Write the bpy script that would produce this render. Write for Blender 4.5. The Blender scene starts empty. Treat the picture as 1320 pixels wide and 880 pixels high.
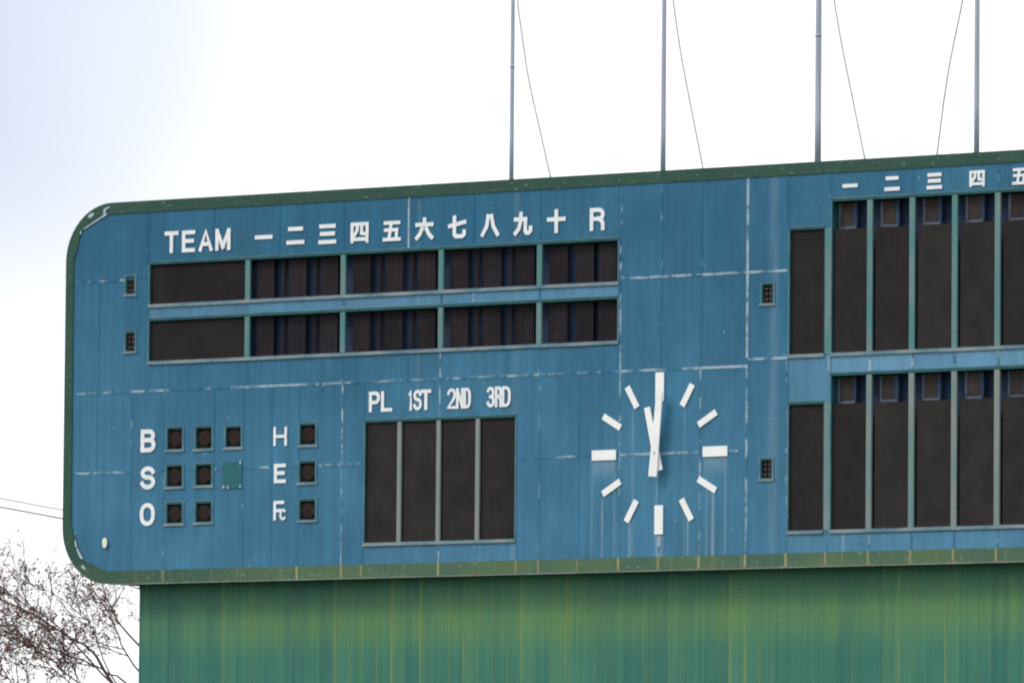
import bpy, math, random
from mathutils import Vector, Matrix
from mathutils.geometry import tessellate_polygon

random.seed(7)
scene = bpy.context.scene
col = scene.collection

# ------------------------------------------------------------------ camera
cam_data = bpy.data.cameras.new("camera")
cam = bpy.data.objects.new("camera", cam_data)
col.objects.link(cam)
CAM_POS = Vector((83.090, -125.948, 1.642))
CAM_R = Vector((0.82488719, 0.56522768, 0.0088765))
CAM_U = Vector((0.03682927, -0.06940398, 0.99690857))
CAM_F = Vector((-0.56409639, 0.82201019, 0.07806738))
cam.matrix_world = Matrix((
    (CAM_R.x, CAM_U.x, -CAM_F.x, CAM_POS.x),
    (CAM_R.y, CAM_U.y, -CAM_F.y, CAM_POS.y),
    (CAM_R.z, CAM_U.z, -CAM_F.z, CAM_POS.z),
    (0, 0, 0, 1)))
cam_data.sensor_width = 36.0
cam_data.lens = 286.29
cam_data.clip_start = 1.0
cam_data.clip_end = 8000.0
scene.camera = cam

# ------------------------------------------------------------------ world: bright broken overcast
SUN_EL, SUN_AZ = math.radians(46), math.radians(218)      # compass angle, clockwise from +Y
world = bpy.data.worlds.new("World")
scene.world = world
world.use_nodes = True
wn, wl = world.node_tree.nodes, world.node_tree.links
wn.clear()
w_out = wn.new("ShaderNodeOutputWorld")
w_sky = wn.new("ShaderNodeTexSky")
w_sky.sky_type = 'NISHITA'
w_sky.sun_disc = False
w_sky.sun_elevation = SUN_EL
w_sky.sun_rotation = SUN_AZ
w_sky.dust_density = 1.5
w_bg = wn.new("ShaderNodeBackground"); w_bg.inputs[1].default_value = 0.10
wl.new(w_sky.outputs[0], w_bg.inputs[0])
w_co = wn.new("ShaderNodeTexCoord")
w_no = wn.new("ShaderNodeTexNoise")
w_no.noise_dimensions = '4D'
w_no.inputs['Scale'].default_value = 4.5
w_no.inputs['Detail'].default_value = 3.0
w_no.inputs['Roughness'].default_value = 0.42
w_no.inputs['W'].default_value = 26.36
wl.new(w_co.outputs['Generated'], w_no.inputs['Vector'])
w_rm = wn.new("ShaderNodeMapRange")
w_rm.interpolation_type = 'SMOOTHSTEP'
w_rm.inputs['From Min'].default_value = 0.30
w_rm.inputs['From Max'].default_value = 0.50
w_rm.inputs['To Min'].default_value = 0.0
w_rm.inputs['To Max'].default_value = 1.0
wl.new(w_no.outputs[0], w_rm.inputs['Value'])
w_cl = wn.new("ShaderNodeBackground")
w_cl.inputs[0].default_value = (0.975, 0.985, 1.0, 1)
w_cl.inputs[1].default_value = 1.0
w_th = wn.new("ShaderNodeBackground")                     # thin lavender cloud veil over the clear sky
w_th.inputs[0].default_value = (0.76, 0.79, 1.0, 1)
w_th.inputs[1].default_value = 0.72
w_vl = wn.new("ShaderNodeMixShader")
w_vl.inputs[0].default_value = 0.72
wl.new(w_bg.outputs[0], w_vl.inputs[1])
wl.new(w_th.outputs[0], w_vl.inputs[2])
w_mx = wn.new("ShaderNodeMixShader")
wl.new(w_rm.outputs[0], w_mx.inputs[0])
wl.new(w_vl.outputs[0], w_mx.inputs[1])
wl.new(w_cl.outputs[0], w_mx.inputs[2])
wl.new(w_mx.outputs[0], w_out.inputs[0])

sun_data = bpy.data.lights.new("sun", 'SUN')
sun_data.energy = 1.1
sun_data.angle = math.radians(16)
sun_data.color = (1.0, 0.965, 0.91)
sun = bpy.data.objects.new("sun", sun_data)
col.objects.link(sun)
sdir = Vector((math.sin(SUN_AZ) * math.cos(SUN_EL), math.cos(SUN_AZ) * math.cos(SUN_EL), math.sin(SUN_EL)))
sun.rotation_euler = sdir.to_track_quat('Z', 'Y').to_euler()
sun.location = (-30, -60, 60)

scene.view_settings.view_transform = 'Standard'
scene.view_settings.look = 'None'
scene.view_settings.exposure = 0.45
scene.view_settings.gamma = 1.0
scene.view_settings.use_curve_mapping = False
scene.cycles.filter_width = 2.1

# ------------------------------------------------------------------ material helper
class G:
    def __init__(self, name, rough=0.6, spec=0.3):
        self.m = bpy.data.materials.new(name)
        self.m.use_nodes = True
        self.nt = self.m.node_tree
        self.b = self.nt.nodes["Principled BSDF"]
        self.b.inputs['Roughness'].default_value = rough
        self.b.inputs['Specular IOR Level'].default_value = spec
    def new(self, t, **kw):
        n = self.nt.nodes.new(t)
        for k, v in kw.items():
            setattr(n, k, v)
        return n
    def put(self, sock, v):
        if isinstance(v, bpy.types.NodeSocket):
            self.nt.links.new(v, sock)
        elif v is not None:
            if isinstance(v, (tuple, list)) and len(v) == 3 and sock.type == 'RGBA':
                v = (*v, 1)
            sock.default_value = v
    def coord(self, kind='Object'):
        if kind == 'Position':
            return self.new("ShaderNodeNewGeometry").outputs['Position']
        return self.new("ShaderNodeTexCoord").outputs[kind]
    def mapv(self, v, scale=(1, 1, 1), loc=(0, 0, 0)):
        n = self.new("ShaderNodeMapping")
        self.put(n.inputs['Vector'], v)
        n.inputs['Scale'].default_value = scale
        n.inputs['Location'].default_value = loc
        return n.outputs[0]
    def noise(self, v, scale, detail=3, rough=0.55):
        n = self.new("ShaderNodeTexNoise")
        self.put(n.inputs['Vector'], v)
        n.inputs['Scale'].default_value = scale
        n.inputs['Detail'].default_value = detail
        n.inputs['Roughness'].default_value = rough
        return n.outputs[0]
    def ramp(self, v, a, b, c=0.0, d=1.0):
        n = self.new("ShaderNodeMapRange", interpolation_type='SMOOTHSTEP')
        self.put(n.inputs['Value'], v)
        for k, x in zip(('From Min', 'From Max', 'To Min', 'To Max'), (a, b, c, d)):
            self.put(n.inputs[k], x)
        return n.outputs[0]
    def math(self, op, a, b=None, c=None, clamp=False):
        n = self.new("ShaderNodeMath", operation=op, use_clamp=clamp)
        for i, x in enumerate((a, b, c)):
            if x is not None:
                self.put(n.inputs[i], x)
        return n.outputs[0]
    def mix(self, f, a, b, blend='MIX'):
        n = self.new("ShaderNodeMix", data_type='RGBA', blend_type=blend)
        self.put(n.inputs[0], f)
        self.put(n.inputs[6], a)
        self.put(n.inputs[7], b)
        return n.outputs[2]
    def sep(self, v):
        n = self.new("ShaderNodeSeparateXYZ")
        self.put(n.inputs[0], v)
        return n.outputs
    def rnd(self):
        return self.new("ShaderNodeObjectInfo").outputs['Random']
    def prop(self, name):
        return self.new("ShaderNodeAttribute", attribute_type='OBJECT', attribute_name=name).outputs['Fac']
    def scale_col(self, c, f):
        n = self.new("ShaderNodeVectorMath", operation='SCALE')
        self.put(n.inputs[0], c)
        self.put(n.inputs['Scale'], f)
        return n.outputs[0]
    def bump(self, h, dist=0.01, strength=0.5):
        n = self.new("ShaderNodeBump")
        n.inputs['Distance'].default_value = dist
        n.inputs['Strength'].default_value = strength
        self.put(n.inputs['Height'], h)
        self.put(self.b.inputs['Normal'], n.outputs[0])
    def out(self, c):
        self.put(self.b.inputs['Base Color'], c)
        return self.m

PALE = (0.42, 0.52, 0.60)

def blue_base(g, co, s):
    big = g.noise(co, 0.33, 3)
    chalk = g.math('ADD', g.ramp(s[2], 15.6, 10.6, 0.0, 0.62), g.ramp(big, 0.3, 0.7, -0.12, 0.30))
    chalk = g.math('ADD', chalk, g.ramp(s[0], -9.0, 5.0, 0.0, 0.14), clamp=True)
    c = g.mix(chalk, (0.0130, 0.108, 0.204), (0.047, 0.180, 0.302))
    c = g.mix(g.prop('chalk'), c, (0.128, 0.282, 0.440))
    st = g.noise(g.mapv(co, (6.0, 1.0, 0.22)), 1.0, 4, 0.6)
    c = g.scale_col(c, g.ramp(st, 0.25, 0.75, 0.91, 1.09))
    st2 = g.noise(g.mapv(co, (26.0, 1.0, 0.5)), 1.0, 2)
    c = g.scale_col(c, g.ramp(st2, 0.3, 0.7, 0.94, 1.07))
    mo = g.noise(g.mapv(co, (1.3, 1.3, 0.8), (4, 1, 2)), 1.0, 5, 0.62)
    c = g.scale_col(c, g.ramp(mo, 0.28, 0.72, 0.90, 1.11))
    return c, st2

def mat_blue():
    g = G("blue_paint", 0.55, 0.30)
    co = g.coord('Position')
    s = g.sep(co)
    c, st2 = blue_base(g, co, s)
    c = g.scale_col(c, g.math('MULTIPLY_ADD', g.rnd(), 0.12, 0.94))
    # pale run-off drips below the clock marks and window sills
    run = None
    drips = [(-1.27, 10.6, 0.030, .45), (-0.66, 10.28, 0.035, .40), (0.0, 9.9, 0.085, .80), (0.64, 10.3, 0.032, .42),
             (1.19, 10.75, 0.04, .50), (-1.50, 11.30, 0.025, .22), (-1.0, 11.28, 0.03, .22), (1.46, 11.33, 0.03, .32),
             (1.05, 11.3, 0.04, .2), (-0.60, 12.3, 0.025, .25), (0.55, 12.3, 0.025, .2), (-4.1, 9.86, 0.04, .4),
             (4.03, 9.9, 0.05, .35), (-0.06, 11.0, 0.03, .3), (-5.5, 16.4, .06, .1), (2.5, 16.5, .13, .16), (-3.25, 16.5, .09, .12)]
    for x, z, w, a in drips:
        dx = g.math('ABSOLUTE', g.math('SUBTRACT', s[0], x))
        m = g.ramp(dx, w * 1.25, w * 0.1, 0, a)
        m = g.math('MULTIPLY', m, g.ramp(s[2], z + 0.02, z - 0.05))
        run = m if run is None else g.math('MAXIMUM', run, m)
    wash = None
    for xa, xb, z in ((-1.50, -.98, 11.30), (.98, 1.50, 11.31), (-.10, .10, 9.90)):
        m = g.math('MULTIPLY', g.ramp(s[0], xa-.02, xa+.03), g.ramp(s[0], xb+.02, xb-.03))
        m = g.math('MULTIPLY', m, g.math('MULTIPLY', g.ramp(s[2], z+.02, z-.02), g.ramp(s[2], z-.45, z-.05, 0, .22)))
        wash = m if wash is None else g.math('MAXIMUM', wash, m)
    run = g.math('MULTIPLY', run, g.ramp(g.noise(g.mapv(co, (14, 1, 1.2)), 1.0, 3), 0.25, 0.6, 0.35, 1.0))
    # general faint chalk wash under the 3 and 9 marks
    run = g.math('MAXIMUM', g.math('MULTIPLY', run, 0.8), wash)
    c = g.mix(run, c, PALE)
    sp = g.noise(co, 9.0, 2, 0.5)
    c = g.mix(g.ramp(sp, 0.715, 0.77, 0, 0.5), c, PALE)
    dk = g.noise(g.mapv(co, (5.0, 1.0, 0.5), (9, 2, 4)), 1.0, 4)
    c = g.mix(g.ramp(dk, 0.62, 0.8, 0, 0.22), c, (0.010, 0.06, 0.11))
    g.bump(st2, 0.006, 0.4)
    return g.out(c)

def mat_seam():
    g = G("worn_sealant", 0.7, 0.2)
    co = g.coord('Position')
    n = g.noise(g.mapv(co, (3.2, 3.2, 3.2)), 1.0, 6, 0.66)
    w = g.prop("wear")
    th = g.math('MULTIPLY_ADD', w, -0.36, 0.735)
    f = g.ramp(n, g.math('SUBTRACT', th, 0.03), g.math('ADD', th, 0.15))
    f = g.math('MULTIPLY', f, g.math('MULTIPLY_ADD', w, 0.5, 0.4))
    base, _ = blue_base(g, co, g.sep(co))
    return g.out(g.mix(f, base, (0.36, 0.46, 0.54)))

def mat_trim():
    g = G("green_trim_paint", 0.5, 0.35)
    co = g.coord('Position')
    s = g.sep(co)
    n = g.noise(co, 1.1, 4)
    c = g.mix(g.ramp(n, 0.3, 0.7), (0.011, 0.056, 0.043), (0.018, 0.073, 0.046))
    low = g.ramp(s[2], 9.75, 9.5)
    lc = g.mix(g.ramp(g.noise(g.mapv(co, (0.7, 1, 1)), 1, 4), 0.3, 0.65), (0.042, 0.112, 0.078), (0.080, 0.145, 0.070))
    c = g.mix(g.math('MULTIPLY', low, g.ramp(s[0], -13.2, -8.0, 0.3, 1.0)), c, lc)
    dr = g.noise(g.mapv(co, (4.5, 1, 0.6)), 1, 3)
    c = g.mix(g.math('MULTIPLY', low, g.ramp(dr, 0.58, 0.75, 0, 0.35)), c, (0.22, 0.24, 0.16))
    sp = g.noise(g.mapv(co, (5, 5, 12)), 1.6, 4, 0.65)
    c = g.mix(g.ramp(sp, 0.60, 0.70, 0, 0.5), c, (0.36, 0.42, 0.38))
    return g.out(c)

def mat_simple(name, a, b, sc=3.0, rough=0.6, spec=0.3, stretch=(1, 1, 1)):
    g = G(name, rough, spec)
    co = g.coord('Position')
    n = g.noise(g.mapv(co, stretch), sc, 4)
    return g.out(g.mix(g.ramp(n, 0.3, 0.7), a, b))

def mat_display(name, base, dot, px, pz, amount):
    """dark lamp-dot / louvre screen: colour grid on the panel's own plane"""
    g = G(name, 0.7, 0.08)
    co = g.coord('Object')
    s = g.sep(co)
    fz = g.math('SINE', g.math('MULTIPLY', s[2], 2 * math.pi / pz))
    if px:
        fx = g.math('SINE', g.math('MULTIPLY', s[0], 2 * math.pi / px))
        f = g.math('MULTIPLY', g.ramp(fx, -0.2, 0.7), g.ramp(fz, -0.2, 0.7))
    else:
        f = g.ramp(fz, -0.3, 0.8)
    f = g.math('MULTIPLY', f, amount)
    c = g.mix(f, base, dot)
    n = g.noise(g.coord('Position'), 2.0, 3)
    c = g.scale_col(c, g.ramp(n, 0.3, 0.7, 0.85, 1.15))
    c = g.scale_col(c, g.math('MULTIPLY_ADD', g.rnd(), 0.30, 0.85))
    d = g.noise(g.mapv(g.coord('Position'), (5, 1, .5)), 1.0, 4)
    c = g.mix(g.ramp(d, 0.55, 0.8, 0, 0.10), c, (0.10, 0.095, 0.09))
    return g.out(c)

def mat_mullion():
    g = G("mullion_paint", 0.5, 0.35)
    co = g.coord('Position')
    s = g.sep(co)
    n = g.noise(g.mapv(co, (1.5, 1.5, 0.8)), 1.3, 4)
    wear = g.math('ADD', g.ramp(n, 0.35, 0.7, -0.2, 0.45), g.prop("wear"), clamp=True)
    return g.out(g.mix(wear, (0.070, 0.205, 0.215), (0.215, 0.245, 0.240)))

def mat_wall():
    g = G("green_sheet_metal", 0.5, 0.35)
    co = g.coord('Position')
    s = g.sep(co)
    r = g.prop('tone')
    c = g.mix(g.ramp(g.noise(co, 0.45, 3), 0.3, 0.7), (0.027, 0.158, 0.122), (0.044, 0.190, 0.134))
    c = g.mix(g.ramp(r, 0.25, 1.0, 0, 0.55), c, (0.068, 0.215, 0.122))
    c = g.mix(g.ramp(r, 0.30, 0.0, 0, 0.30), c, (0.020, 0.105, 0.112))
    st = g.noise(g.mapv(co, (3.2, 1.0, 0.16)), 1.0, 4, 0.6)
    alg = g.ramp(g.math('ABSOLUTE', g.math('SUBTRACT', s[2], g.math('MULTIPLY_ADD', g.noise(g.mapv(co, (2.2, 0, 0)), 1.0, 4), 0.4, 8.22))), 0.80, 0.02)
    fac = g.math('MULTIPLY', alg, g.ramp(st, 0.22, 0.62, 0.40, 0.85))
    fac = g.math('ADD', fac, g.ramp(st, 0.55, 0.8, 0, 0.35), clamp=True)
    fac = g.math('MULTIPLY', fac, g.ramp(s[0], -12.8, -8.5, 0.45, 1.0))
    c = g.mix(g.math('MULTIPLY', fac, 0.85), c, (0.118, 0.250, 0.080))
    st2 = g.noise(g.mapv(co, (12.0, 1.0, 0.28), (3, 0, 1)), 1.0, 3, 0.6)
    c = g.mix(g.ramp(st2, 0.60, 0.78, 0, 0.55), c, (0.175, 0.265, 0.085))
    st3 = g.noise(g.mapv(co, (17.0, 1.0, 0.12), (1, 0, 7)), 1.0, 4, 0.65)
    c = g.scale_col(c, g.ramp(st3, 0.3, 0.7, 0.89, 1.11))
    oc = g.sep(g.coord('Object'))
    ribm = g.math('MULTIPLY', g.ramp(oc[0], 0.085, 0.03), g.math('MULTIPLY', g.ramp(r, 0.15, 0.95, 0.0, 0.85), g.ramp(g.noise(g.mapv(co, (2.9, 1, 0.5), (5, 0, 2)), 1.0, 4), 0.34, 0.66, 0.0, 1.0)))
    c = g.mix(ribm, c, (0.180, 0.275, 0.090))
    dk = g.noise(g.mapv(co, (2.4, 1.0, 0.10), (13, 0, 5)), 1.0, 4, 0.6)
    c = g.mix(g.ramp(dk, 0.52, 0.75, 0, 0.35), c, (0.016, 0.095, 0.108))
    sp = g.noise(g.mapv(co, (7, 1, 4)), 1.0, 4, 0.7)
    c = g.mix(g.ramp(sp, 0.70, 0.76, 0, 0.25), c, (0.02, 0.08, 0.08))
    g.bump(st2, 0.004, 0.3)
    return g.out(c)

def mat_ground():
    g = G("outfield_grass", 0.9, 0.1)
    co = g.coord('Position')
    n = g.noise(co, 0.6, 6)
    c = g.mix(g.ramp(n, 0.3, 0.7), (0.045, 0.085, 0.025), (0.085, 0.115, 0.045))
    n2 = g.noise(co, 0.03, 3)
    c = g.mix(g.ramp(n2, 0.5, 0.65, 0, 0.6), c, (0.16, 0.12, 0.08))
    g.bump(g.noise(co, 9, 4), 0.03, 0.6)
    return g.out(c)

M = {
    'blue': mat_blue(), 'seam': mat_seam(), 'trim': mat_trim(), 'wall': mat_wall(), 'mullion': mat_mullion(), 'ground': mat_ground(),
    'frame': mat_simple("worn_frame_paint", (0.045, 0.145, 0.205), (0.135, 0.235, 0.280), 2.6),
    'liner': mat_simple("teal_reveal_paint", (0.009, 0.070, 0.082), (0.018, 0.098, 0.108), 3.0),
    'sill': mat_simple("weathered_sill", (0.09, 0.19, 0.25), (0.26, 0.30, 0.32), 1.6, 0.65, 0.2, (1.0, 1, 3)),
    'navy': mat_simple("navy_backing", (0.009, 0.022, 0.058), (0.016, 0.038, 0.090), 2.0, 0.7),
    'navybox': mat_simple("number_box_edge", (0.05, 0.075, 0.115), (0.10, 0.125, 0.165), 5.0, 0.6),
    'steelblue': mat_simple("number_box_side", (0.010, 0.025, 0.06), (0.022, 0.05, 0.10), 4.0, 0.6),
    'dots': mat_display("lamp_dot_screen", (0.011, 0.0095, 0.014), (0.064, 0.050, 0.056), 0.0579, 0.0528, 1.0),
    'louvre': mat_display("louvre_screen", (0.0240, 0.0205, 0.0215), (0.0315, 0.0270, 0.0275), None, 0.0580, 0.8),
    'mesh': mat_display("fine_screen", (0.020, 0.0165, 0.019), (0.034, 0.028, 0.031), 0.0560, 0.0560, 0.75),
    'numdots': mat_display("number_screen", (0.038, 0.030, 0.030), (0.090, 0.070, 0.066), 0.0450, 0.0580, 0.7),
    'lamp': mat_simple("dark_brown_lamp", (0.020, 0.012, 0.011), (0.028, 0.016, 0.015), 6.0, 0.6, 0.12),
    'black': mat_simple("lamp_hood_black", (0.004, 0.004, 0.006), (0.007, 0.007, 0.009), 4.0, 0.7),
    'bulb': mat_simple("small_red_bulb", (0.06, 0.036, 0.040), (0.10, 0.055, 0.058), 9.0, 0.5, 0.2),
    'white': mat_simple("white_letter_paint", (0.74, 0.76, 0.80), (0.84, 0.85, 0.88), 4.0, 0.5),
    'clockwhite': mat_simple("white_clock_paint", (0.84, 0.85, 0.86), (0.90, 0.90, 0.90), 3.0, 0.45),
    'teal': mat_simple("teal_cover_paint", (0.012, 0.110, 0.135), (0.020, 0.130, 0.148), 3.0),
    'cream': mat_simple("cream_lamp_glass", (0.74, 0.74, 0.60), (0.82, 0.82, 0.70), 8.0, 0.3, 0.5),
    'yellow': None,
    'rust': mat_simple("rust_flake", (0.15, 0.095, 0.055), (0.26, 0.17, 0.10), 12.0, 0.85, 0.1),
    'halo': mat_simple("rust_halo", (0.13, 0.18, 0.11), (0.24, 0.26, 0.18), 9.0, 0.8, 0.1),
    'peel': mat_simple("bare_pale_primer", (0.30, 0.42, 0.52), (0.50, 0.58, 0.62), 7.0, 0.7, 0.2),
    'drip': mat_simple("pale_drip_edge", (0.16, 0.20, 0.18), (0.28, 0.31, 0.28), 1.5, 0.6, 0.3),
    'steel': mat_simple("grey_pole_steel", (0.33, 0.36, 0.47), (0.40, 0.43, 0.54), 1.2, 0.5, 0.4, (3, 3, 0.6)),
    'rope': mat_simple("halyard_rope", (0.46, 0.41, 0.50), (0.56, 0.51, 0.58), 6.0, 0.9, 0.1),
    'casing': mat_simple("casing_sheet", (0.035, 0.09, 0.08), (0.05, 0.12, 0.10), 1.0, 0.6),
    'bark': mat_simple("dark_bark", (0.045, 0.034, 0.036), (0.09, 0.068, 0.070), 6.0, 0.9, 0.1),
    'twig': mat_simple("twig_bark", (0.10, 0.066, 0.060), (0.18, 0.118, 0.098), 3.0, 0.9, 0.1),
    'leaf': mat_simple("dry_russet_leaf", (0.12, 0.048, 0.030), (0.24, 0.105, 0.062), 3.5, 0.8, 0.1),
    'cable': mat_simple("cable_sheath", (0.10, 0.10, 0.11), (0.14, 0.14, 0.15), 1.0, 0.6),
    'greycable': mat_simple("bare_cable", (0.26, 0.26, 0.27), (0.32, 0.32, 0.33), 1.0, 0.6),
    'concrete': mat_simple("concrete", (0.28, 0.27, 0.25), (0.38, 0.37, 0.34), 2.0, 0.85, 0.1),
    'porcelain': mat_simple("porcelain", (0.7, 0.7, 0.68), (0.78, 0.78, 0.76), 2.0, 0.25, 0.5),
}
def mat_yellow():
    g = G("yellow_joint", 0.7, 0.2)
    co = g.coord('Position')
    n = g.noise(g.mapv(co, (3, 3, 5)), 2.0, 4)
    f = g.math('MULTIPLY', g.ramp(n, 0.25, 0.6, 0.55, 1.0), g.prop("wear"))
    return g.out(g.mix(f, (0.058, 0.120, 0.085), (0.33, 0.31, 0.15)))
M['yellow'] = mat_yellow()

# ------------------------------------------------------------------ mesh helper
class MB:
    def __init__(self):
        self.v, self.f = [], []
    def box(self, x0, x1, y0, y1, z0, z1):
        o = len(self.v)
        self.v += [(x, y, z) for x in (x0, x1) for y in (y0, y1) for z in (z0, z1)]
        for q in ((0, 1, 3, 2), (4, 6, 7, 5), (0, 4, 5, 1), (2, 3, 7, 6), (0, 2, 6, 4), (1, 5, 7, 3)):
            self.f.append(tuple(o + i for i in q))
        return self
    def prism(self, poly, y0, y1, holes=()):
        """polygon in (x, z), front at y0, back at y1 (optional holes)"""
        loops = [list(poly)] + [list(h) for h in holes]
        o = len(self.v)
        flat = [p for lp in loops for p in lp]
        n = len(flat)
        self.v += [(p[0], y0, p[1]) for p in flat] + [(p[0], y1, p[1]) for p in flat]
        tris = tessellate_polygon([[Vector((p[0], p[1], 0)) for p in lp] for lp in loops])
        for a, b, c in tris:
            A, B, C_ = flat[a], flat[b], flat[c]
            if (B[0]-A[0])*(C_[1]-A[1]) - (B[1]-A[1])*(C_[0]-A[0]) < 0:
                a, c = c, a
            self.f.append((o+a, o+b, o+c))                 # ccw in xz seen from -y
            self.f.append((o+n+c, o+n+b, o+n+a))
        k = 0
        for lp in loops:
            m = len(lp)
            for i in range(m):
                a, b = o+k+i, o+k+(i+1) % m
                self.f.append((a, a+n, b+n, b))
            k += m
        return self
    def tube(self, pts, rad, sides=6, cap=True):
        pts = [Vector(p) for p in pts]
        if not hasattr(rad, '__len__'):
            rad = [rad] * len(pts)
        o = len(self.v)
        for i, p in enumerate(pts):
            d = (pts[min(i+1, len(pts)-1)] - pts[max(i-1, 0)]).normalized()
            ref = Vector((0, 0, 1)) if abs(d.z) < 0.9 else Vector((1, 0, 0))
            u = d.cross(ref).normalized()
            w = d.cross(u)
            for s in range(sides):
                a = 2*math.pi*s/sides
                self.v.append(tuple(p + (u*math.cos(a) + w*math.sin(a))*rad[i]))
        for i in range(len(pts)-1):
            for s in range(sides):
                a, b = o+i*sides+s, o+i*sides+(s+1) % sides
                self.f.append((a, b, b+sides, a+sides))
        if cap:
            self.f.append(tuple(o+s for s in range(sides))[::-1])
            e = o+(len(pts)-1)*sides
            self.f.append(tuple(e+s for s in range(sides)))
        return self
    def build(self, name, mat, parent=None, smooth=False, **props):
        me = bpy.data.meshes.new(name)
        me.from_pydata(self.v, [], self.f)
        me.update()
        if smooth:
            me.polygons.foreach_set('use_smooth', [True]*len(me.polygons))
        me.materials.append(M[mat])
        ob = bpy.data.objects.new(name, me)
        col.objects.link(ob)
        attach(ob, parent)
        for k, v in props.items():
            ob[k] = v
        return ob

def attach(ob, parent):
    if parent is not None:
        ob.parent = parent
        if parent.type == 'EMPTY':
            ob.matrix_parent_inverse = Matrix.Translation(-parent.location)

def thing(name, loc, label, cat, group=None):
    e = bpy.data.objects.new(name, None)
    e.empty_display_size = 0.3
    e.location = loc
    col.objects.link(e)
    e['label'] = label
    e['category'] = cat
    if group:
        e['group'] = group
    return e

# ------------------------------------------------------------------ the setting
gm = MB()
gm.v = [(-3000, -3000, 0), (3000, -3000, 0), (3000, 3000, 0), (-3000, 3000, 0)]
gm.f = [(0, 1, 2, 3)]
g_ob = gm.build('ground', 'ground')
g_ob['kind'] = 'structure'

# ------------------------------------------------------------------ scoreboard: levels and columns (metres)
XL, XR = -13.93, 10.40            # outer ends of the board
ZT, ZB = 16.665, 9.232            # outer top and bottom
ZTI, ZBI = 16.44, 9.482           # inner edge of the green trim
XLI, XRI = -13.745, 10.215
sb = thing('scoreboard', (-1.8, 0.8, ZB), 'big blue sheet-panel baseball scoreboard with rounded green-edged end and dark displays', 'scoreboard')

def arc(cx, cz, r, a0, a1, n):
    return [(cx + r*math.cos(math.radians(a0+(a1-a0)*i/n)), cz + r*math.sin(math.radians(a0+(a1-a0)*i/n))) for i in range(n+1)]
def outline(off=0.0):
    r = 1.12 - off
    x0, x1, z0, z1 = XL+off, XR-off, ZB+off, ZT-off
    pts = arc(x0+r, z0+r, r, 180, 270, 12)
    pts += arc(x1-r, z0+r, r, 270, 360, 12)
    pts += arc(x1-r, z1-r, r, 0, 90, 12)
    pts += arc(x0+r, z1-r, r, 90, 180, 12)
    return pts
inner = [(-13.72, 10.40), (-13.60, 10.09), (-13.408, 9.70), (-12.84, ZBI), (9.3, ZBI), (XRI, 10.3),
         (XRI, 15.60), (9.3, ZTI), (-12.95, ZTI), (-13.515, 16.20), (-13.589, 16.09), (-13.671, 15.75), (XLI, 15.58)]
# the trim: a front band plus the sheet that wraps round the casing
tr = MB().prism(outline(), -0.016, 0.0, [inner])
po, pi_ = outline(0.0), outline(0.012)
tr2 = MB().prism(outline(0.0005), 0.001, 1.60, [outline(0.014)])
tr.v, tr.f = tr.v + tr2.v, tr.f + [tuple(i + len(tr.v) for i in f) for f in tr2.f]
trim = tr.build('edge_trim', 'trim', sb)
MB().prism(outline(0.016), 0.34, 1.59).build('casing', 'casing', sb)
MB().box(-12.75, 9.2, -0.032, 0.0, ZB-0.022, ZB-0.003).build('drip_edge', 'drip', sb)

# openings cut through the front sheets: lamp boxes
LAMPS = [(-11.407, -11.051, 11.802, 12.210), (-10.720, -10.342, 11.797, 12.205), (-10.000, -9.642, 11.806, 12.190),
         (-11.414, -11.044, 11.082, 11.484), (-10.710, -10.341, 11.087, 11.485),
         (-11.403, -11.033, 10.372, 10.752), (-10.699, -10.330, 10.377, 10.755),
         (-8.237, -7.876, 11.798, 12.185), (-8.238, -7.874, 11.079, 11.465), (-8.228, -7.864, 10.360, 10.736)]
SMALL = [(-12.451, -12.245, 14.862, 15.195), (-12.449, -12.225, 13.745, 14.105), (2.247, 2.479, 14.097, 14.448), (2.243, 2.477, 10.865, 11.211)]
HOLES = [(a-.0115, b+.0115, c, d+.03) for a, b, c, d in LAMPS + SMALL]

def panel(x0, x1, z0, z1, poly=None, chalk=0.0):
    e = 0.0022
    x0, x1, z0, z1 = x0+e, x1-e, z0+e, z1-e
    mb = MB()
    if poly:
        mb.prism(poly, 0.002, 0.03)
        return mb.build('face_panel', 'blue', sb, chalk=chalk)
    hs = [h for h in HOLES if h[0] < x1 and h[1] > x0 and h[2] < z1 and h[3] > z0]
    xs = sorted({x0, x1} | {min(max(v, x0), x1) for h in hs for v in h[:2]})
    zs = sorted({z0, z1} | {min(max(v, z0), z1) for h in hs for v in h[2:]})
    nx, nz = len(xs), len(zs)
    idx = lambda i, j, k: (i*nz + j)*2 + k
    for x in xs:
        for z in zs:
            mb.v += [(x, 0.002, z), (x, 0.03, z)]
    keep = {}
    for i in range(nx-1):
        for j in range(nz-1):
            cx, cz = (xs[i]+xs[i+1])/2, (zs[j]+zs[j+1])/2
            keep[i, j] = not any(h[0] < cx < h[1] and h[2] < cz < h[3] for h in hs)
    for (i, j), ok in keep.items():
        if not ok:
            continue
        mb.f.append((idx(i, j, 0), idx(i+1, j, 0), idx(i+1, j+1, 0), idx(i, j+1, 0)))
        mb.f.append((idx(i, j, 1), idx(i, j+1, 1), idx(i+1, j+1, 1), idx(i+1, j, 1)))
        for di, dj, a, b in ((-1, 0, (i, j+1), (i, j)), (1, 0, (i+1, j), (i+1, j+1)), (0, -1, (i, j), (i+1, j)), (0, 1, (i+1, j+1), (i, j+1))):
            if not keep.get((i+di, j+dj), False):
                mb.f.append((idx(*a, 0), idx(*a, 1), idx(*b, 1), idx(*b, 0)))
    return mb.build('face_panel', 'blue', sb, chalk=chalk)

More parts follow.
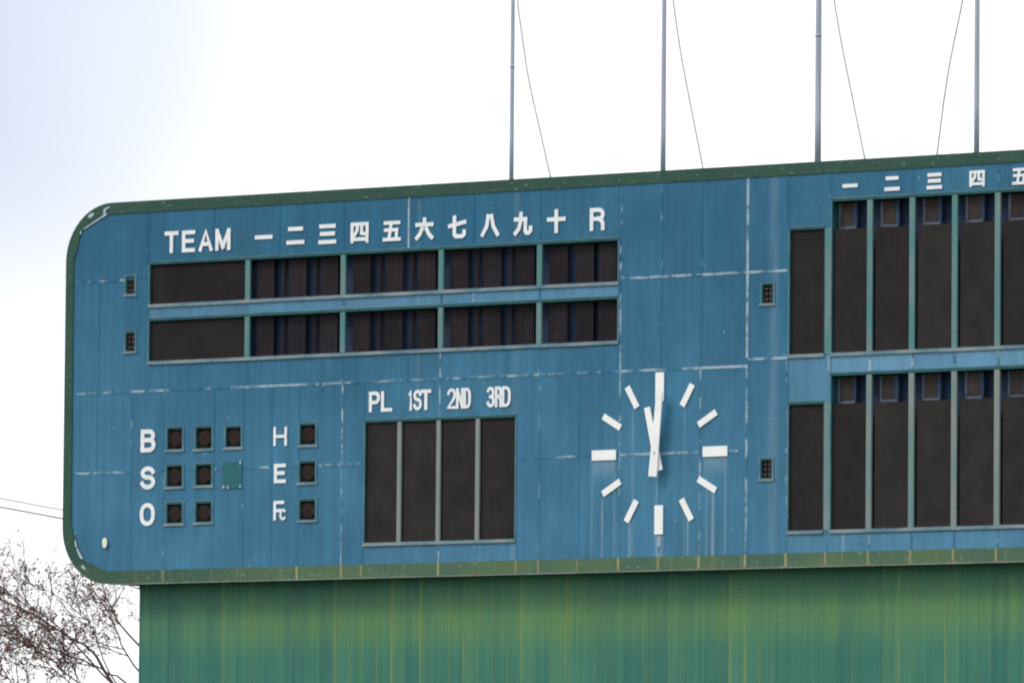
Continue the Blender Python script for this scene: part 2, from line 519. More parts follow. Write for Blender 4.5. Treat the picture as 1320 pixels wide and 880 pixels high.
ZLO, ZHI = 9.40, 16.52
H1L, H1R, H2, H2R, H3 = 15.137, 14.687, 12.955, 13.076, 11.395
def cells(xs, z0, z1, chalk=0.0):
    for a, b in zip(xs, xs[1:]):
        panel(a, b, z0, z1, None, chalk*random.uniform(.8, 1.15))
# rounded end
panel(0, 0, 0, 0, [(-13.80, H1L+.004), (-11.89, H1L+.004), (-11.89, ZHI), (-12.80, ZHI), (-13.05, 16.50), (-13.45, 16.28), (-13.65, 15.95), (-13.80, 15.50)])
panel(0, 0, 0, 0, [(-13.80, H3-.004), (-13.80, 10.45), (-13.66, 10.06), (-13.46, 9.62), (-12.9, ZLO), (-12.284, ZLO), (-12.284, H3-.004)])
cells([-13.80, -13.11, -11.886], H2, H1L)
cells([-13.80, -13.13, -12.28, -11.49, -10.295, -9.587, -8.916, -8.271, -7.25, -6.71], H3, H2)
cells([-12.28, -11.49, -10.295, -9.587, -8.916, -8.271, -7.25, -6.71], ZLO, H3)
# above, between and below the two line-score rows
cells([-11.886, -10.345, -8.775, -7.265, -5.744, -4.237, -2.72, -0.952], 15.42, ZHI)
cells([-11.886, -9.51, -7.25, -4.97, -2.715, -0.952], 14.324, 14.628, .55)
cells([-11.886, -9.51, -7.265, -5.744, -4.98, -2.72, -0.952], H2, 13.52)
# round the four-column screen
cells([-6.71, -4.985, -3.24], 12.186, H2)
cells([-6.71, -4.985, -3.24], ZLO, 9.878, .18)
# clock field
cells([-3.24, -2.70, -1.813, -0.889, 0.0, 0.90, 1.92], H3, H2)
cells([-3.24, -2.70, -1.813, -0.889, 0.0, 0.90, 1.92], ZLO, H3)
cells([-0.952, 0.015, 0.911, 1.92], H2, H1R)
cells([-0.952, 0.015, 0.911, 1.92], H1R, ZHI)
for z0, z1 in ((ZLO, H2R), (H2R, H1R), (H1R, ZHI)):
    cells([1.92, 2.84], z0, z1)
# round the tall columns
PITCH = 0.907
MX = [3.683 + PITCH*k for k in range(8)]
cells([2.84, 3.755], 15.435, ZHI)
cells([2.84, 3.755], 12.217, 13.12, .40)
cells([2.84, 3.683], ZLO, 9.88, .3)
xs_t = [3.755, MX[2], MX[4], MX[6], 10.28]
cells(xs_t, 15.925, ZHI)
cells([3.755] + MX[1:] + [10.28], 12.72, 13.12, .80)
cells([3.683] + MX[1:] + [10.28], ZLO, 9.88, .32)
panel(9.96, 10.28, 13.12, 15.925)
panel(9.96, 10.28, 9.88, 12.72)

# sealant over the joints, worn pale in places
def vseam(x, z0, z1, wear, w=0.042):
    MB().box(x-w/2, x+w/2, -0.0022, 0.001, z0, z1).build('joint_strip', 'seam', sb, wear=wear)
def hseam(x0, x1, z, wear, w=0.045):
    MB().box(x0, x1, -0.0040, 0.0005, z-w/2, z+w/2).build('joint_strip', 'seam', sb, wear=wear)
for x, w in ((-10.345, .10), (-8.775, .42), (-7.265, .45), (-5.744, .95), (-4.237, .48), (-2.72, .52)):
    vseam(x, 15.47, 16.435, w)
vseam(-11.955, 15.47, 16.43, .40)
vseam(-0.885, 15.50, 16.43, .55); vseam(-0.895, 13.47, 15.46, .75, .05); vseam(-0.885, H2, 13.46, .8); vseam(-0.889, 11.42, 12.93, .75); vseam(-0.889, ZBI, 11.37, .62)
vseam(0.015, 14.72, 16.43, .60); vseam(0.015, 12.98, 14.66, .48); vseam(0.911, 14.72, 16.43, .40); vseam(0.911, 12.98, 14.66, .30)
vseam(0.90, 11.42, 12.93, .75); vseam(0.90, ZBI, 11.37, .72); vseam(0.0, ZBI, 9.85, .9, .06)
vseam(1.92, 13.1, 16.43, .95, .055); vseam(1.92, ZBI, 13.05, .82, .05)
vseam(2.79, 9.9, 13.05, .62); vseam(2.80, 13.15, 15.4, .35); vseam(2.79, 15.48, 16.43, .25); vseam(3.70, 15.98, 16.43, .5); vseam(3.70, 12.75, 13.08, .85)
for k in (2, 4, 6):
    vseam(MX[k], 15.98, 16.43, .62)
for k in range(0, 8):
    vseam(MX[k], ZBI, 9.84, .62)
for k in range(1, 8):
    vseam(MX[k], 12.775, 13.07, .95 if k == 1 else .8, .06)
for x, w in ((-13.13, .40), (-12.28, .45), (-11.49, .45), (-10.295, .10), (-9.587, .42), (-8.916, .12), (-8.271, .10), (-7.25, .88)):
    top, mid = H2-.03, H3
    vseam(x, mid+.03, top, w + (.05 if x < -12 else 0))
    if x > -13:
        vseam(x, ZBI, mid-.03, w - (.0 if x != -7.25 else .15))
for x, w in ((-6.75, .30), (-4.985, .8), (-2.70, .42), (-1.813, .25)):
    if x < -6 or x > -3:
        vseam(x, 11.42, H2-.03, w); vseam(x, ZBI, 11.37, w)
    else:
        vseam(x, 12.24, H2-.03, w); vseam(x, ZBI, 9.83, w)
vseam(-3.19, ZBI, 9.8, .5); vseam(-4.10, ZBI, 9.83, .65)
vseam(-13.11, H2+.03, H1L-.03, .18)
for x, w in ((-9.51, .40), (-7.265, .62), (-5.744, .40), (-4.98, .88), (-3.47, .42), (-2.72, .5)):
    vseam(x, H2+.03, 13.465, w)
for x, w in ((-7.25, .85), (-4.97, .6), (-4.237, .8), (-2.715, .4)):
    vseam(x, 14.375, 14.575, w)
hseam(-13.70, -12.50, H1L, .74)
for a, b, w in ((-13.68, -11.5, .80), (-11.5, -9.6, .62), (-9.6, -7.25, .78), (-7.25, -5.0, .66), (-5.0, -2.7, .74), (-2.7, -.9, .62), (-.9, .9, .80), (.9, 1.95, 1.0)):
    hseam(a+.01, b-.01, H2, w, .05)
hseam(1.95, 2.80, H2R, .95, .05)
for a, b, w in ((-13.66, -11.5, .72), (-10.28, -10.08, .8), (-9.58, -8.95, .72), (-8.90, -8.29, .5), (-7.82, -7.25, .90), (-7.25, -6.80, .75), (-3.17, -1.8, .64), (-1.8, -.9, .45), (-.9, .9, .82), (.9, 1.75, .80)):
    hseam(a+.01, b-.01, H3, w, .05)
hseam(-.86, 1.90, H1R, .88, .05); hseam(1.94, 2.79, H1R, .92, .05)

# trim joints with old yellow primer, and rust along the bottom edge
for x, w in ((-11.453, .5), (-10.988, .15), (-10.295, .3), (-9.587, .3), (-8.916, .15), (-8.271, .95), (-7.228, .8), (-6.758, .65), (-4.975, .9), (-3.2, .65),
             (-2.689, .65), (-1.813, .5), (-0.889, .9), (0.0, .8), (0.895, .95), (1.914, 1.0), (2.806, .95), (3.663, .75), (4.036, .45), (4.58, .7),
             (5.487, .8), (6.397, .8), (7.298, .8), (8.2, .7), (9.1, .7)):
    hw = 0.012 + 0.016*w
    MB().box(x-hw, x+hw, -0.021, -0.0165, ZB+.006, ZBI-.004).build('trim_joint', 'yellow', sb, wear=w)
def patch(pts, mat, y, name):
    MB().prism(pts, y, -0.0165).build(name, mat, sb)
for x, s in ((-10.90, .55), (-5.87, .8), (-4.13, .95), (-4.96, .3), (3.60, .55), (4.60, .85), (5.50, .6), (6.36, .9), (7.32, .7), (8.2, .8)):
    rj = lambda a: a*(0.8+0.4*random.random())
    for nm, mt, wd, ht, yy in (('rust_halo', 'halo', rj(.26), rj(.050), -.0185), ('rust_patch', 'rust', rj(.14), rj(.034), -.0205)):
        top = [(x + wd*s*u, ZB + .004 + ht*s*(1-abs(u)**.8)*random.uniform(.45, 1.25)) for u in (.82, .6, .42, .25, .1, -.08, -.2, -.38, -.55, -.8)]
        patch([(x-wd*s*rj(1), ZB+.003), (x+wd*s*rj(1), ZB+.003)] + top, mt, yy, nm)
# primer showing at the corners
patch([(-13.53, 16.175), (-13.50, 16.170), (-12.99, 16.405), (-12.93, 16.445), (-12.96, 16.465), (-13.01, 16.440)], 'peel', -0.0185, 'bare_primer')
patch([(-13.41, 16.405), (-13.35, 16.385), (-13.27, 16.425), (-13.25, 16.475), (-13.31, 16.485), (-13.38, 16.455)], 'peel', -0.0185, 'bare_primer')
patch([(-13.03, 16.46), (-12.99, 16.45), (-12.97, 16.53), (-12.88, 16.575), (-12.87, 16.60), (-12.94, 16.58), (-13.02, 16.54)], 'peel', -0.0185, 'bare_primer')
patch([(-13.60, 16.085), (-13.57, 16.08), (-13.55, 16.14), (-13.575, 16.15)], 'peel', -0.0185, 'bare_primer')
patch([(-13.63, 10.09), (-13.60, 10.10), (-13.57, 9.97), (-13.60, 9.96)], 'peel', -0.0185, 'bare_primer')
patch([(-13.585, 9.93), (-13.55, 9.95), (-13.47, 9.82), (-13.415, 9.73), (-13.46, 9.73), (-13.53, 9.81)], 'peel', -0.0185, 'bare_primer')
patch([(-13.46, 9.60), (-13.41, 9.615), (-13.355, 9.55), (-13.37, 9.515), (-13.44, 9.55)], 'peel', -0.0185, 'bare_primer')
patch([(-13.63, 10.24), (-13.61, 10.245), (-13.605, 10.215), (-13.625, 10.21)], 'peel', -0.0185, 'bare_primer')

# ------------------------------------------------------------------ display windows
def window(x0, x1, z0, z1, depth, flange=0.032, left=True, right=True, sillh=0.055):
    """green frame round one opening, its reveal and navy backing; returns the frame part"""
    t = 0.012
    m = MB()
    fx0 = x0-flange*.85 if left else x0
    fx1 = x1+flange*.85 if right else x1
    m.box(fx0, fx1, -0.012, -0.0045, z1+.038, z1+.054)                    # pale lip over the head
    if left:
        m.box(x0-flange*.85, x0, -0.0125, -0.0045, z0, z1-.001)
    if right:
        m.box(x1, x1+flange*.85, -0.0125, -0.0045, z0, z1-.001)
    fr = m.build('window_frame', 'frame', sb)
    MB().box(fx0, fx1, -0.010, -0.0045, z1-.001, z1+.0375).build('head', 'liner', fr)
    l = MB()
    l.box(x0, x1, -0.010, depth, z1-t, z1-.0005)
    l.box(x0, x0+t, -0.010, depth, z0, z1-t)
    l.box(x1-t, x1, -0.010, depth, z0, z1-t)
    l.build('reveal', 'liner', fr)
    MB().box(x0+t, x1-t, depth-.02, depth, z0+t, z1-t).build('backing', 'navy', fr)
    s = MB()
    s.box(fx0+.002, fx1-.002, -0.030, -0.004, z0-sillh, z0-.001)
    s.box(x0+.001, x1-.001, -0.0295, depth, z0, z0+t*.9)
    s.build('sill', 'sill', fr)
    return fr
def mullion(fr, x, z0, z1, wear, w=0.110, y0=-0.006, y1=0.045):
    x -= .017
    return MB().box(x-w/2, x+w/2, y0, y1, z0+.011, z1-.0125).build('mullion', 'mullion', fr, wear=wear)
def screen(fr, x0, x1, z0, z1, mat, y0, y1, name='display_panel'):
    return MB().box(x0, x1, y0, y1, z0, z1).build(name, mat, fr)

# two rows of the line score
for z0, z1, wr in ((14.628, 15.42, 0.0), (13.52, 14.324, 0.14)):
    fr = window(-11.886, -0.952, z0, z1, 0.26)
    screen(fr, -11.862, -9.60, z0+.025, z1-.03, 'mesh', 0.045, 0.10)
    for x in (-9.51, -7.25, -4.97, -2.715):
        mullion(fr, x, z0, z1, wr)
    left = [-9.381+.755*k for k in range(10)] + [-1.985, -1.474]
    for k, x in enumerate(left):
        screen(fr, x, x+.405, z0+.022, z1-.03, 'dots', 0.12, 0.18)
        if k in (0, 1, 3, 4, 6, 7):
            screen(fr, x+.575, x+.645, z0+.022, z1-.03, 'dots', 0.135, 0.18)
# four-column screen under PL 1ST 2ND 3RD
fr = window(-6.71, -3.24, 9.878, 12.186, 0.2)
for x in (-5.895, -4.99, -4.09):
    mullion(fr, x, 9.878, 12.186, 0.85, 0.090)
for a, b in ((-6.695, -5.965), (-5.83, -5.06), (-4.925, -4.16), (-4.025, -3.255)):
    screen(fr, a, b, 9.90, 12.16, 'louvre', 0.035, 0.09)
# tall columns
for z0, ztop0, ztop, wr in ((13.12, 15.435, 15.925, 0.12), (9.88, 12.217, 12.72, 0.55)):
    fr0 = window(2.84, 3.607, z0, ztop0, 0.2, right=False)
    screen(fr0, 2.855, 3.595, z0+.02, ztop0-.025, 'louvre', 0.035, 0.09)
    fr = window(3.758, 9.96, z0, ztop, 0.325)
    MB().box(3.6105, 3.735, -0.006, 0.045, z0+.002, ztop0-.001).build('mullion', 'mullion', fr0, wear=wr)
    znum = ztop-.525
    for k in range(7):
        a = 3.758 if k == 0 else MX[k]+.0725
        b = MX[k+1]-.0725
        if k < 6:
            mullion(fr, MX[k+1], z0, ztop, wr + .06*k*(k < 4), 0.112, -0.006, 0.045)
        screen(fr, a+.012, b-.008, z0+.02, znum, 'louvre', 0.035, 0.09)
        # number box hung in the dark head of each column
        c = MX[k] + 0.295
        nb = screen(fr, c-.125, c+.125, znum+.055, ztop-.03, 'numdots', 0.16, 0.30, 'number_screen')
        h = MB()
        h.box(c-.175, c-.127, 0.15, 0.30, znum+.02, ztop-.03)
        h.box(c-.175, c+.20, 0.148, 0.30, znum-.02, znum+.053)
        h.build('screen_edge', 'navybox', fr)
        MB().box(c+.13, c+.215, 0.165, 0.30, znum+.055, ztop-.03).build('screen_side', 'steelblue', fr)

# ------------------------------------------------------------------ count lamps
def disc(cx, cz, rx, rz, y0, y1, n=16):
    return MB().prism([(cx+rx*math.cos(2*math.pi*i/n), cz+rz*math.sin(2*math.pi*i/n)) for i in range(n)], y0, y1)
def lamp_box(x0, x1, z0, z1, sill_pale=True):
    t = .012
    m = MB()
    m.box(x0-.045, x1+.045, -.012, -.0045, z1+.030, z1+.045)
    m.box(x0-.045, x0-.012, -.0125, -.0045, z0, z1+.029)
    m.box(x1+.012, x1+.045, -.0125, -.0045, z0, z1+.029)
    fr = m.build('lamp_frame', 'frame', sb)
    MB().box(x0-.06, x1+.06, -.022, -.0045, z0-.05, z0-.001).build('sill', 'sill', fr)
    l = MB()
    l.box(x0-.011, x0+t, -.01, .08, z0+t, z1-t); l.box(x1-t, x1+.011, -.01, .08, z0+t, z1-t)
    l.box(x0-.011, x1+.011, -.01, .08, z1-t, z1+.0295); l.box(x0, x1, -.01, .08, z0+.0005, z0+t)
    l.build('reveal', 'liner', fr)
    MB().box(x0+t, x1-t, .06, .079, z0+t, z1-t).build('backing', 'black', fr)
    return fr
for x0, x1, z0, z1 in LAMPS:
    fr = lamp_box(x0, x1, z0, z1)
    cx, cz = (x0+x1)/2, (z0+z1)/2
    d = disc(cx, cz, .150, .150, .02, .059, 20)
    lm = d.build('lamp', 'lamp', fr)
for x0, x1, z0, z1 in SMALL:
    fr = lamp_box(x0, x1, z0, z1)
    for i in range(2):
        for j in range(3):
            cx = x0 + (x1-x0)*(0.30+0.40*i)
            cz = z0 + (z1-z0)*(0.22+0.28*j)
            disc(cx, cz, .030, .030, .03, .059, 10).build('bulb', 'bulb', fr)
# blanked-off third strike lamp
cv = MB().box(-10.055, -9.605, -0.018, -0.005, 11.010, 11.520).build('cover_plate', 'teal', sb, label='plain teal plate covering the missing lamp')
for x, z in ((-9.635, 11.045), (-9.64, 11.50), (-9.93, 11.03), (-10.03, 11.04)):
    disc(x, z, .022, .03, -0.026, -0.0185, 8).build('bolt', 'peel', cv)
# little cream lamp by the rounded end
lp = disc(-12.87, 10.03, .054, .100, -0.055, -0.02, 16).build('small_lamp', 'cream', sb, label='small cream oval lamp')
disc(-12.87, 10.03, .04, .08, -0.021, 0.001, 12).build('lamp_base', 'frame', lp)

# ------------------------------------------------------------------ lettering
def el(cx, cy, rx, ry, a0, a1, n=8):
    return [(cx+rx*math.cos(math.radians(a0+(a1-a0)*i/n)), cy+ry*math.sin(math.radians(a0+(a1-a0)*i/n))) for i in range(n+1)]
GL = {
 'T': [[(0, 1), (1, 1)], [(.5, 1), (.5, 0)]],
 'E': [[(1, 1), (0, 1), (0, 0), (1, 0)], [(0, .52), (.88, .52)]],
 'F': [[(1, 1), (0, 1), (0, 0)], [(0, .5), (.8, .5)]],
 'A': [[(0, 0), (.5, 1), (1, 0)], [(.22, .30), (.78, .30)]],
 'M': [[(0, 0), (0, 1)], [(.03, .97), (.5, .08)], [(.5, .08), (.97, .97)], [(1, 0), (1, 1)]],
 'N': [[(0, 0), (0, 1)], [(.02, .97), (.98, .03)], [(1, 0), (1, 1)]],
 'H': [[(0, 0), (0, 1)], [(1, 0), (1, 1)], [(0, .5), (1, .5)]],
 'L': [[(0, 1), (0, 0), (1, 0)]],
 'P': [[(0, 0), (0, 1)], [(0, 1)] + el(.62, .73, .38, .27, 90, -90, 8) + [(0, .46)]],
 'R': [[(0, 0), (0, 1)], [(0, 1)] + el(.64, .76, .36, .24, 90, -90, 8) + [(0, .52)], [(.62, .52), (.92, .40), (1, .25), (1, 0)]],
 'D': [[(0, 0), (0, 1)], [(0, 1)] + el(.45, .65, .55, .35, 90, 0, 6) + el(.45, .35, .55, .35, 0, -90, 6) + [(0, 0)]],
 'B': [[(0, 0), (0, 1)], [(0, 1)] + el(.60, .77, .34, .23, 90, -90, 8) + [(0, .54)], [(0, .54)] + el(.60, .27, .40, .27, 90, -90, 8) + [(0, 0)]],
 'O': [el(.5, .62, .5, .38, 0, 180, 10) + el(.5, .38, .5, .38, 180, 360, 10) + [(1, .62)]],
 'S': [el(.5, .76, .46, .24, 15, 262, 12) + el(.5, .27, .5, .27, 82, -165, 12)],
 'c': [el(.5, .5, .5, .5, 50, 310, 14)],
 '1': [[(0, .86), (.7, 1), (.7, 0)]],
 '2': [el(.5, .73, .5, .27, 165, -20, 10) + [(.8, .45), (0, .0), (1, 0)]],
 '3': [el(.46, .76, .46, .24, 155, -75, 10) + [(.45, .52)], [(.45, .52)] + el(.5, .26, .5, .26, 80, -160, 10)],
 'one': [[(0, .5), (1, .5)]],
 'two': [[(.10, 1), (.90, 1)], [(0, 0), (1, 0)]],
 'three': [[(.05, 1), (.95, 1)], [(.10, .52), (.90, .52)], [(0, 0), (1, 0)]],
 'four': [[(0, 0), (0, 1), (1, 1), (1, 0)], [(0, .12), (1, .12)], [(.36, 1), (.34, .62), (.16, .36)], [(.64, 1), (.64, .46), (.88, .42)]],
 'five': [[(.05, 1), (.95, 1)], [(.46, 1), (.30, 0)], [(.08, .57), (.83, .57), (.78, 0)], [(0, 0), (1, 0)]],
 'six': [[(.5, 1), (.5, .75)], [(0, .72), (1, .72)], [(.34, .48), (.20, .20), (0, 0)], [(.64, .48), (.80, .20), (1, 0)]],
 'seven': [[(0, .56), (1, .74)], [(.32, 1), (.32, .10), (.42, 0), (.84, 0), (.97, .08), (.98, .24)]],
 'eight': [[(.37, 1), (.28, .45), (0, 0)], [(.60, 1), (.72, .45), (1, 0)]],
 'nine': [[(0, .72), (.66, .72), (.65, .10), (.73, 0), (.90, 0), (1, .10), (1, .26)], [(.36, 1), (.34, .62), (.22, .22), (0, 0)]],
 'ten': [[(0, .60), (1, .60)], [(.5, 1), (.5, 0)]],
}
def ribbon(mb, pts, hw, y0, y1):
    """one stroke: mitred ribbon with square ends, front at y0"""
    P = [Vector(p) for p in pts]
    d0, d1 = (P[1]-P[0]).normalized(), (P[-1]-P[-2]).normalized()
    closed = (P[0]-P[-1]).length < 1e-5
    if not closed:
        P[0] = P[0] - d0*hw
        P[-1] = P[-1] + d1*hw
    L, R_ = [], []
    for i, q in enumerate(P):
        a = (q-P[i-1]).normalized() if i else (d1 if closed else (P[1]-P[0]).normalized())
        b = (P[i+1]-q).normalized() if i < len(P)-1 else (d0 if closed else a)
        na, nb = Vector((-a.y, a.x)), Vector((-b.y, b.x))
        n = (na+nb)
        if n.length < 1e-4:
            n = na
        n.normalize()
        k = hw / max(0.70, n.dot(na))
        L.append(q+n*k); R_.append(q-n*k)
    o = len(mb.v)
    n = len(P)
    for y in (y0, y1):
        mb.v += [(p.x, y, p.y) for p in L] + [(p.x, y, p.y) for p in R_]
    for i in range(n-1):
        mb.f.append((o+i, o+n+i, o+n+i+1, o+i+1))
        mb.f.append((o+2*n+i, o+2*n+i+1, o+3*n+i+1, o+3*n+i))
        mb.f.append((o+i, o+i+1, o+2*n+i+1, o+2*n+i))
        mb.f.append((o+n+i, o+3*n+i, o+3*n+i+1, o+n+i+1))
    if not closed:
        mb.f.append((o, o+2*n, o+3*n, o+n))
        mb.f.append((o+n-1, o+2*n-1, o+4*n-1, o+3*n-1))
def glyph(ch, x0, x1, z0, z1, hw, name='letter', wbig=None):
    mb = MB()
    if ch == 'one':
        z0, z1 = (z0+z1)/2-hw, (z0+z1)/2+hw+.0001
    ax, bx, az, bz = x0+hw, x1-hw, z0+hw, z1-hw
    for k, st in enumerate(GL[ch]):
        pts = [(ax+(bx-ax)*u, az+(bz-az)*v) for u, v in st]
        ribbon(mb, pts, hw, -0.017-0.002*k, -0.0095)
    mb.build(name, 'white', sb)
HW = .039
for ch, x0, x1 in (('T', -11.527, -11.192), ('E', -11.103, -10.788), ('A', -10.698, -10.366), ('M', -10.301, -9.936)):
    glyph(ch, x0, x1, 15.615, 16.038, HW)
KAN = ['one', 'two', 'three', 'four', 'five', 'six', 'seven', 'eight', 'nine', 'ten']
KZ = [(15.779, 15.876), (15.656, 15.993), (15.630, 16.011), (15.615, 16.012), (15.619, 16.002), (15.612, 16.035), (15.603, 16.041), (15.606, 16.031), (15.600, 16.040), (15.604, 16.050)]
for k, ch in enumerate(KAN):
    c = -9.146 + .7555*k
    w = .205 if ch != 'two' else .205
    glyph(ch, c-w-.005, c+w+.005, *KZ[k], HW if ch not in ('four', 'five') else .034, 'numeral')
glyph('R', -1.589, -1.255, 15.609, 16.036, HW)
for ch, z in (('B', 11.764), ('S', 11.045), ('O', 10.337)):
    glyph(ch, -12.045, -11.685, z, z+.446, .043)
glyph('H', -8.861, -8.539, 11.795, 12.160, .029)
glyph('E', -8.838, -8.557, 11.081, 11.455, .036)
glyph('F', -8.842, -8.590, 10.369, 10.743, .031)
glyph('c', -8.700, -8.535, 10.367, 10.590, .024)
for ch, x0, x1 in (('P', -6.619, -6.360), ('L', -6.337, -6.078), ('1', -5.700, -5.605), ('S', -5.590, -5.391), ('T', -5.414, -5.177), ('2', -4.807, -4.603),
                   ('N', -4.600, -4.425), ('D', -4.430, -4.259), ('3', -3.900, -3.710), ('R', -3.710, -3.545), ('D', -3.552, -3.349)):
    glyph(ch, x0, x1, 12.374, 12.764, .034 if ch in 'PLT' else .029)
for k in range(5):
    c = 4.150 + .905*k
    z0, z1 = ((16.149, 16.221), (16.049, 16.314), (16.035, 16.333), (16.036, 16.333), (16.033, 16.332))[k]
    glyph(KAN[k], c-.163, c+.163, z0, z1, .034 if k < 3 else .026, 'numeral')

# ------------------------------------------------------------------ clock
ck = thing('wall_clock', (0, -0.01, 11.40), 'white-handed clock of twelve bare bar marks mounted on the blue scoreboard', 'clock')
def bar(a_deg, r0, r1, w0, w1, y0, y1, cx=0.0, cz=11.40):
    a = math.radians(a_deg)
    u, n = Vector((math.sin(a), math.cos(a))), Vector((math.cos(a), -math.sin(a)))
    c = Vector((cx, cz))
    pts = [c+u*r0-n*w0/2, c+u*r0+n*w0/2, c+u*r1+n*w1/2, c+u*r1-n*w1/2]
    return MB().prism([(p.x, p.y) for p in pts], y0, y1)
for h in range(12):
    if h % 3 == 0:
        bar(30*h, .965, 1.505, .190, .190, -0.021, -0.0095, 0.006).build('hour_mark', 'clockwhite', ck)
    else:
        bar(30*h, 1.00, 1.45, .122, .122, -0.021, -0.0095, 0.006).build('hour_mark', 'clockwhite', ck)
bar(-13.2, -.34, .875, .155, .125, -0.135, -0.105).build('hour_hand', 'clockwhite', ck)
bar(5.2, -.44, 1.12, .185, .130, -0.175, -0.145).build('minute_hand', 'clockwhite', ck)
disc(0, 11.40, .022, .022, -0.182, 0.004, 14).build('spindle', 'steel', ck)

# ------------------------------------------------------------------ green sheet wall below
wl_ = thing('backscreen_wall', (-1.5, 1.2, 0), 'streaked green corrugated metal wall carrying the blue scoreboard', 'wall')
WX0, WX1, WJ = -12.388, 9.6, 8.346
SHW = 0.333
nsh = int((WX1-WX0)/SHW)
MB().box(WX0+.01, WX0+nsh*SHW-.01, 0.51, 1.50, 0.0, ZB-.0005).build('wall_core', 'casing', wl_)
def sheet_mesh(h):
    prof = [(0.0, -0.001), (0.016, -0.010), (0.040, -0.010), (0.060, 0.0), (0.100, 0.0), (0.108, -0.004), (0.130, -0.004), (0.138, 0.0), (0.185, 0.0), (0.193, -0.004), (0.215, -0.004), (0.223, 0.0), (0.270, 0.0), (0.278, -0.004), (0.300, -0.004), (0.308, 0.0), (SHW-.0004, 0.0), (SHW-.0004, .010), (0.0, .010)]
    return MB().prism([(a, b) for a, b in prof], 0, h)
def sheet(h):
    mb = sheet_mesh(h)
    mb.v = [(x, z, y) for (x, y, z) in mb.v]               # profile in xy, run up z
    mb.f = [tuple(reversed(f)) for f in mb.f]
    return mb
tones = [random.random() for _ in range(nsh)]
up = sheet(ZB-.003-WJ).build('wall_sheet', 'wall', wl_)
lo = sheet(WJ-.0012).build('wall_sheet', 'wall', wl_)
for i in range(nsh):
    for k, (src, z, y) in enumerate(((up, WJ, 0.462), (lo, 0.0, 0.4635))):
        o = src if i == 0 else src.copy()
        if i:
            col.objects.link(o)
        o.location = (WX0 + i*SHW, y, z)
        o['tone'] = tones[i]
for i in range(0, nsh):
    if random.random() < .6:
        x = WX0 + i*SHW + random.uniform(.05, .3)
        disc(x, WJ+.03+random.uniform(-.01, .01), .012, .014, .452, .463, 6).build('screw', 'halo', wl_)

# ------------------------------------------------------------------ flagpoles on the roof
POLES = [(-4.006, .044, 'slim flagpole rising between the eight and nine numerals, rope slanting off', [(-3.903, 20.195), (-3.798, 19.557), (-3.637, 18.706), (-3.397, 17.812), (-3.111, 16.794)], [(-3.975, 21.4), (-3.955, 20.9)]),
         (-0.560, .050, 'grey flagpole standing right above the clock', [(-0.361, 19.98), (-0.191, 19.018), (-0.011, 18.219), (0.169, 17.465), (0.337, 16.816)], [(-0.515, 21.4), (-0.455, 20.8)]),
         (2.870, .062, 'thickest grey flagpole, standing above the short tall-display column', [(3.206, 19.762), (3.376, 18.929), (3.602, 17.979), (3.888, 16.785)], [(2.95, 21.4), (3.06, 20.6)]),
         (6.298, .052, 'grey flagpole whose rope leans back toward the thickest pole', [(5.987, 19.593), (5.759, 18.634), (5.598, 17.785), (5.454, 16.8)], [(6.24, 21.4), (6.13, 20.4)])]
for x, r, label, rope, ext in POLES:
    fp = thing('flagpole', (x, .9, ZT), label, 'flagpole', 'flagpoles along the scoreboard roof')
    top = 21.6
    zs = [ZT-.0005, 17.6, 18.8, 20.0, top]
    MB().tube([(x, .9, z) for z in zs], [r, r*.97, r*.93, r*.88, r*.78], 14).build('pole', 'steel', fp, smooth=True)
    zj = 18.50 + 1.9*abs(math.sin(x*2.3))
    MB().tube([(x, .9, z) for z in (zj, zj+.05)], [r*1.02, r*1.02], 14).build('sleeve', 'steel', fp, smooth=True)
    MB().tube([(x, .9, top+dz) for dz in (-.01, .02, .07, .12, .15)], [.03, .07, .09, .07, .01], 12).build('finial', 'steel', fp, smooth=True)
    pts = [(a, .9-.0, z) for a, z in ext] + [(a, .9, z) for a, z in rope]
    pts[-1] = (pts[-1][0] + (pts[-1][0]-pts[-2][0])*.12, .9, ZT+.0)
    # smooth the rope
    sm = []
    for i in range(len(pts)-1):
        p0, p1, p2, p3 = (Vector(pts[max(i-1, 0)]), Vector(pts[i]), Vector(pts[i+1]), Vector(pts[min(i+2, len(pts)-1)]))
        for t in (0, .25, .5, .75):
            sm.append(0.5*((2*p1)+(p2-p0)*t+(2*p0-5*p1+4*p2-p3)*t*t+(3*p1-p0-3*p2+p3)*t**3))
    sm.append(Vector(pts[-1]))
    MB().tube(sm, .017, 5).build('halyard', 'rope', fp, smooth=True)

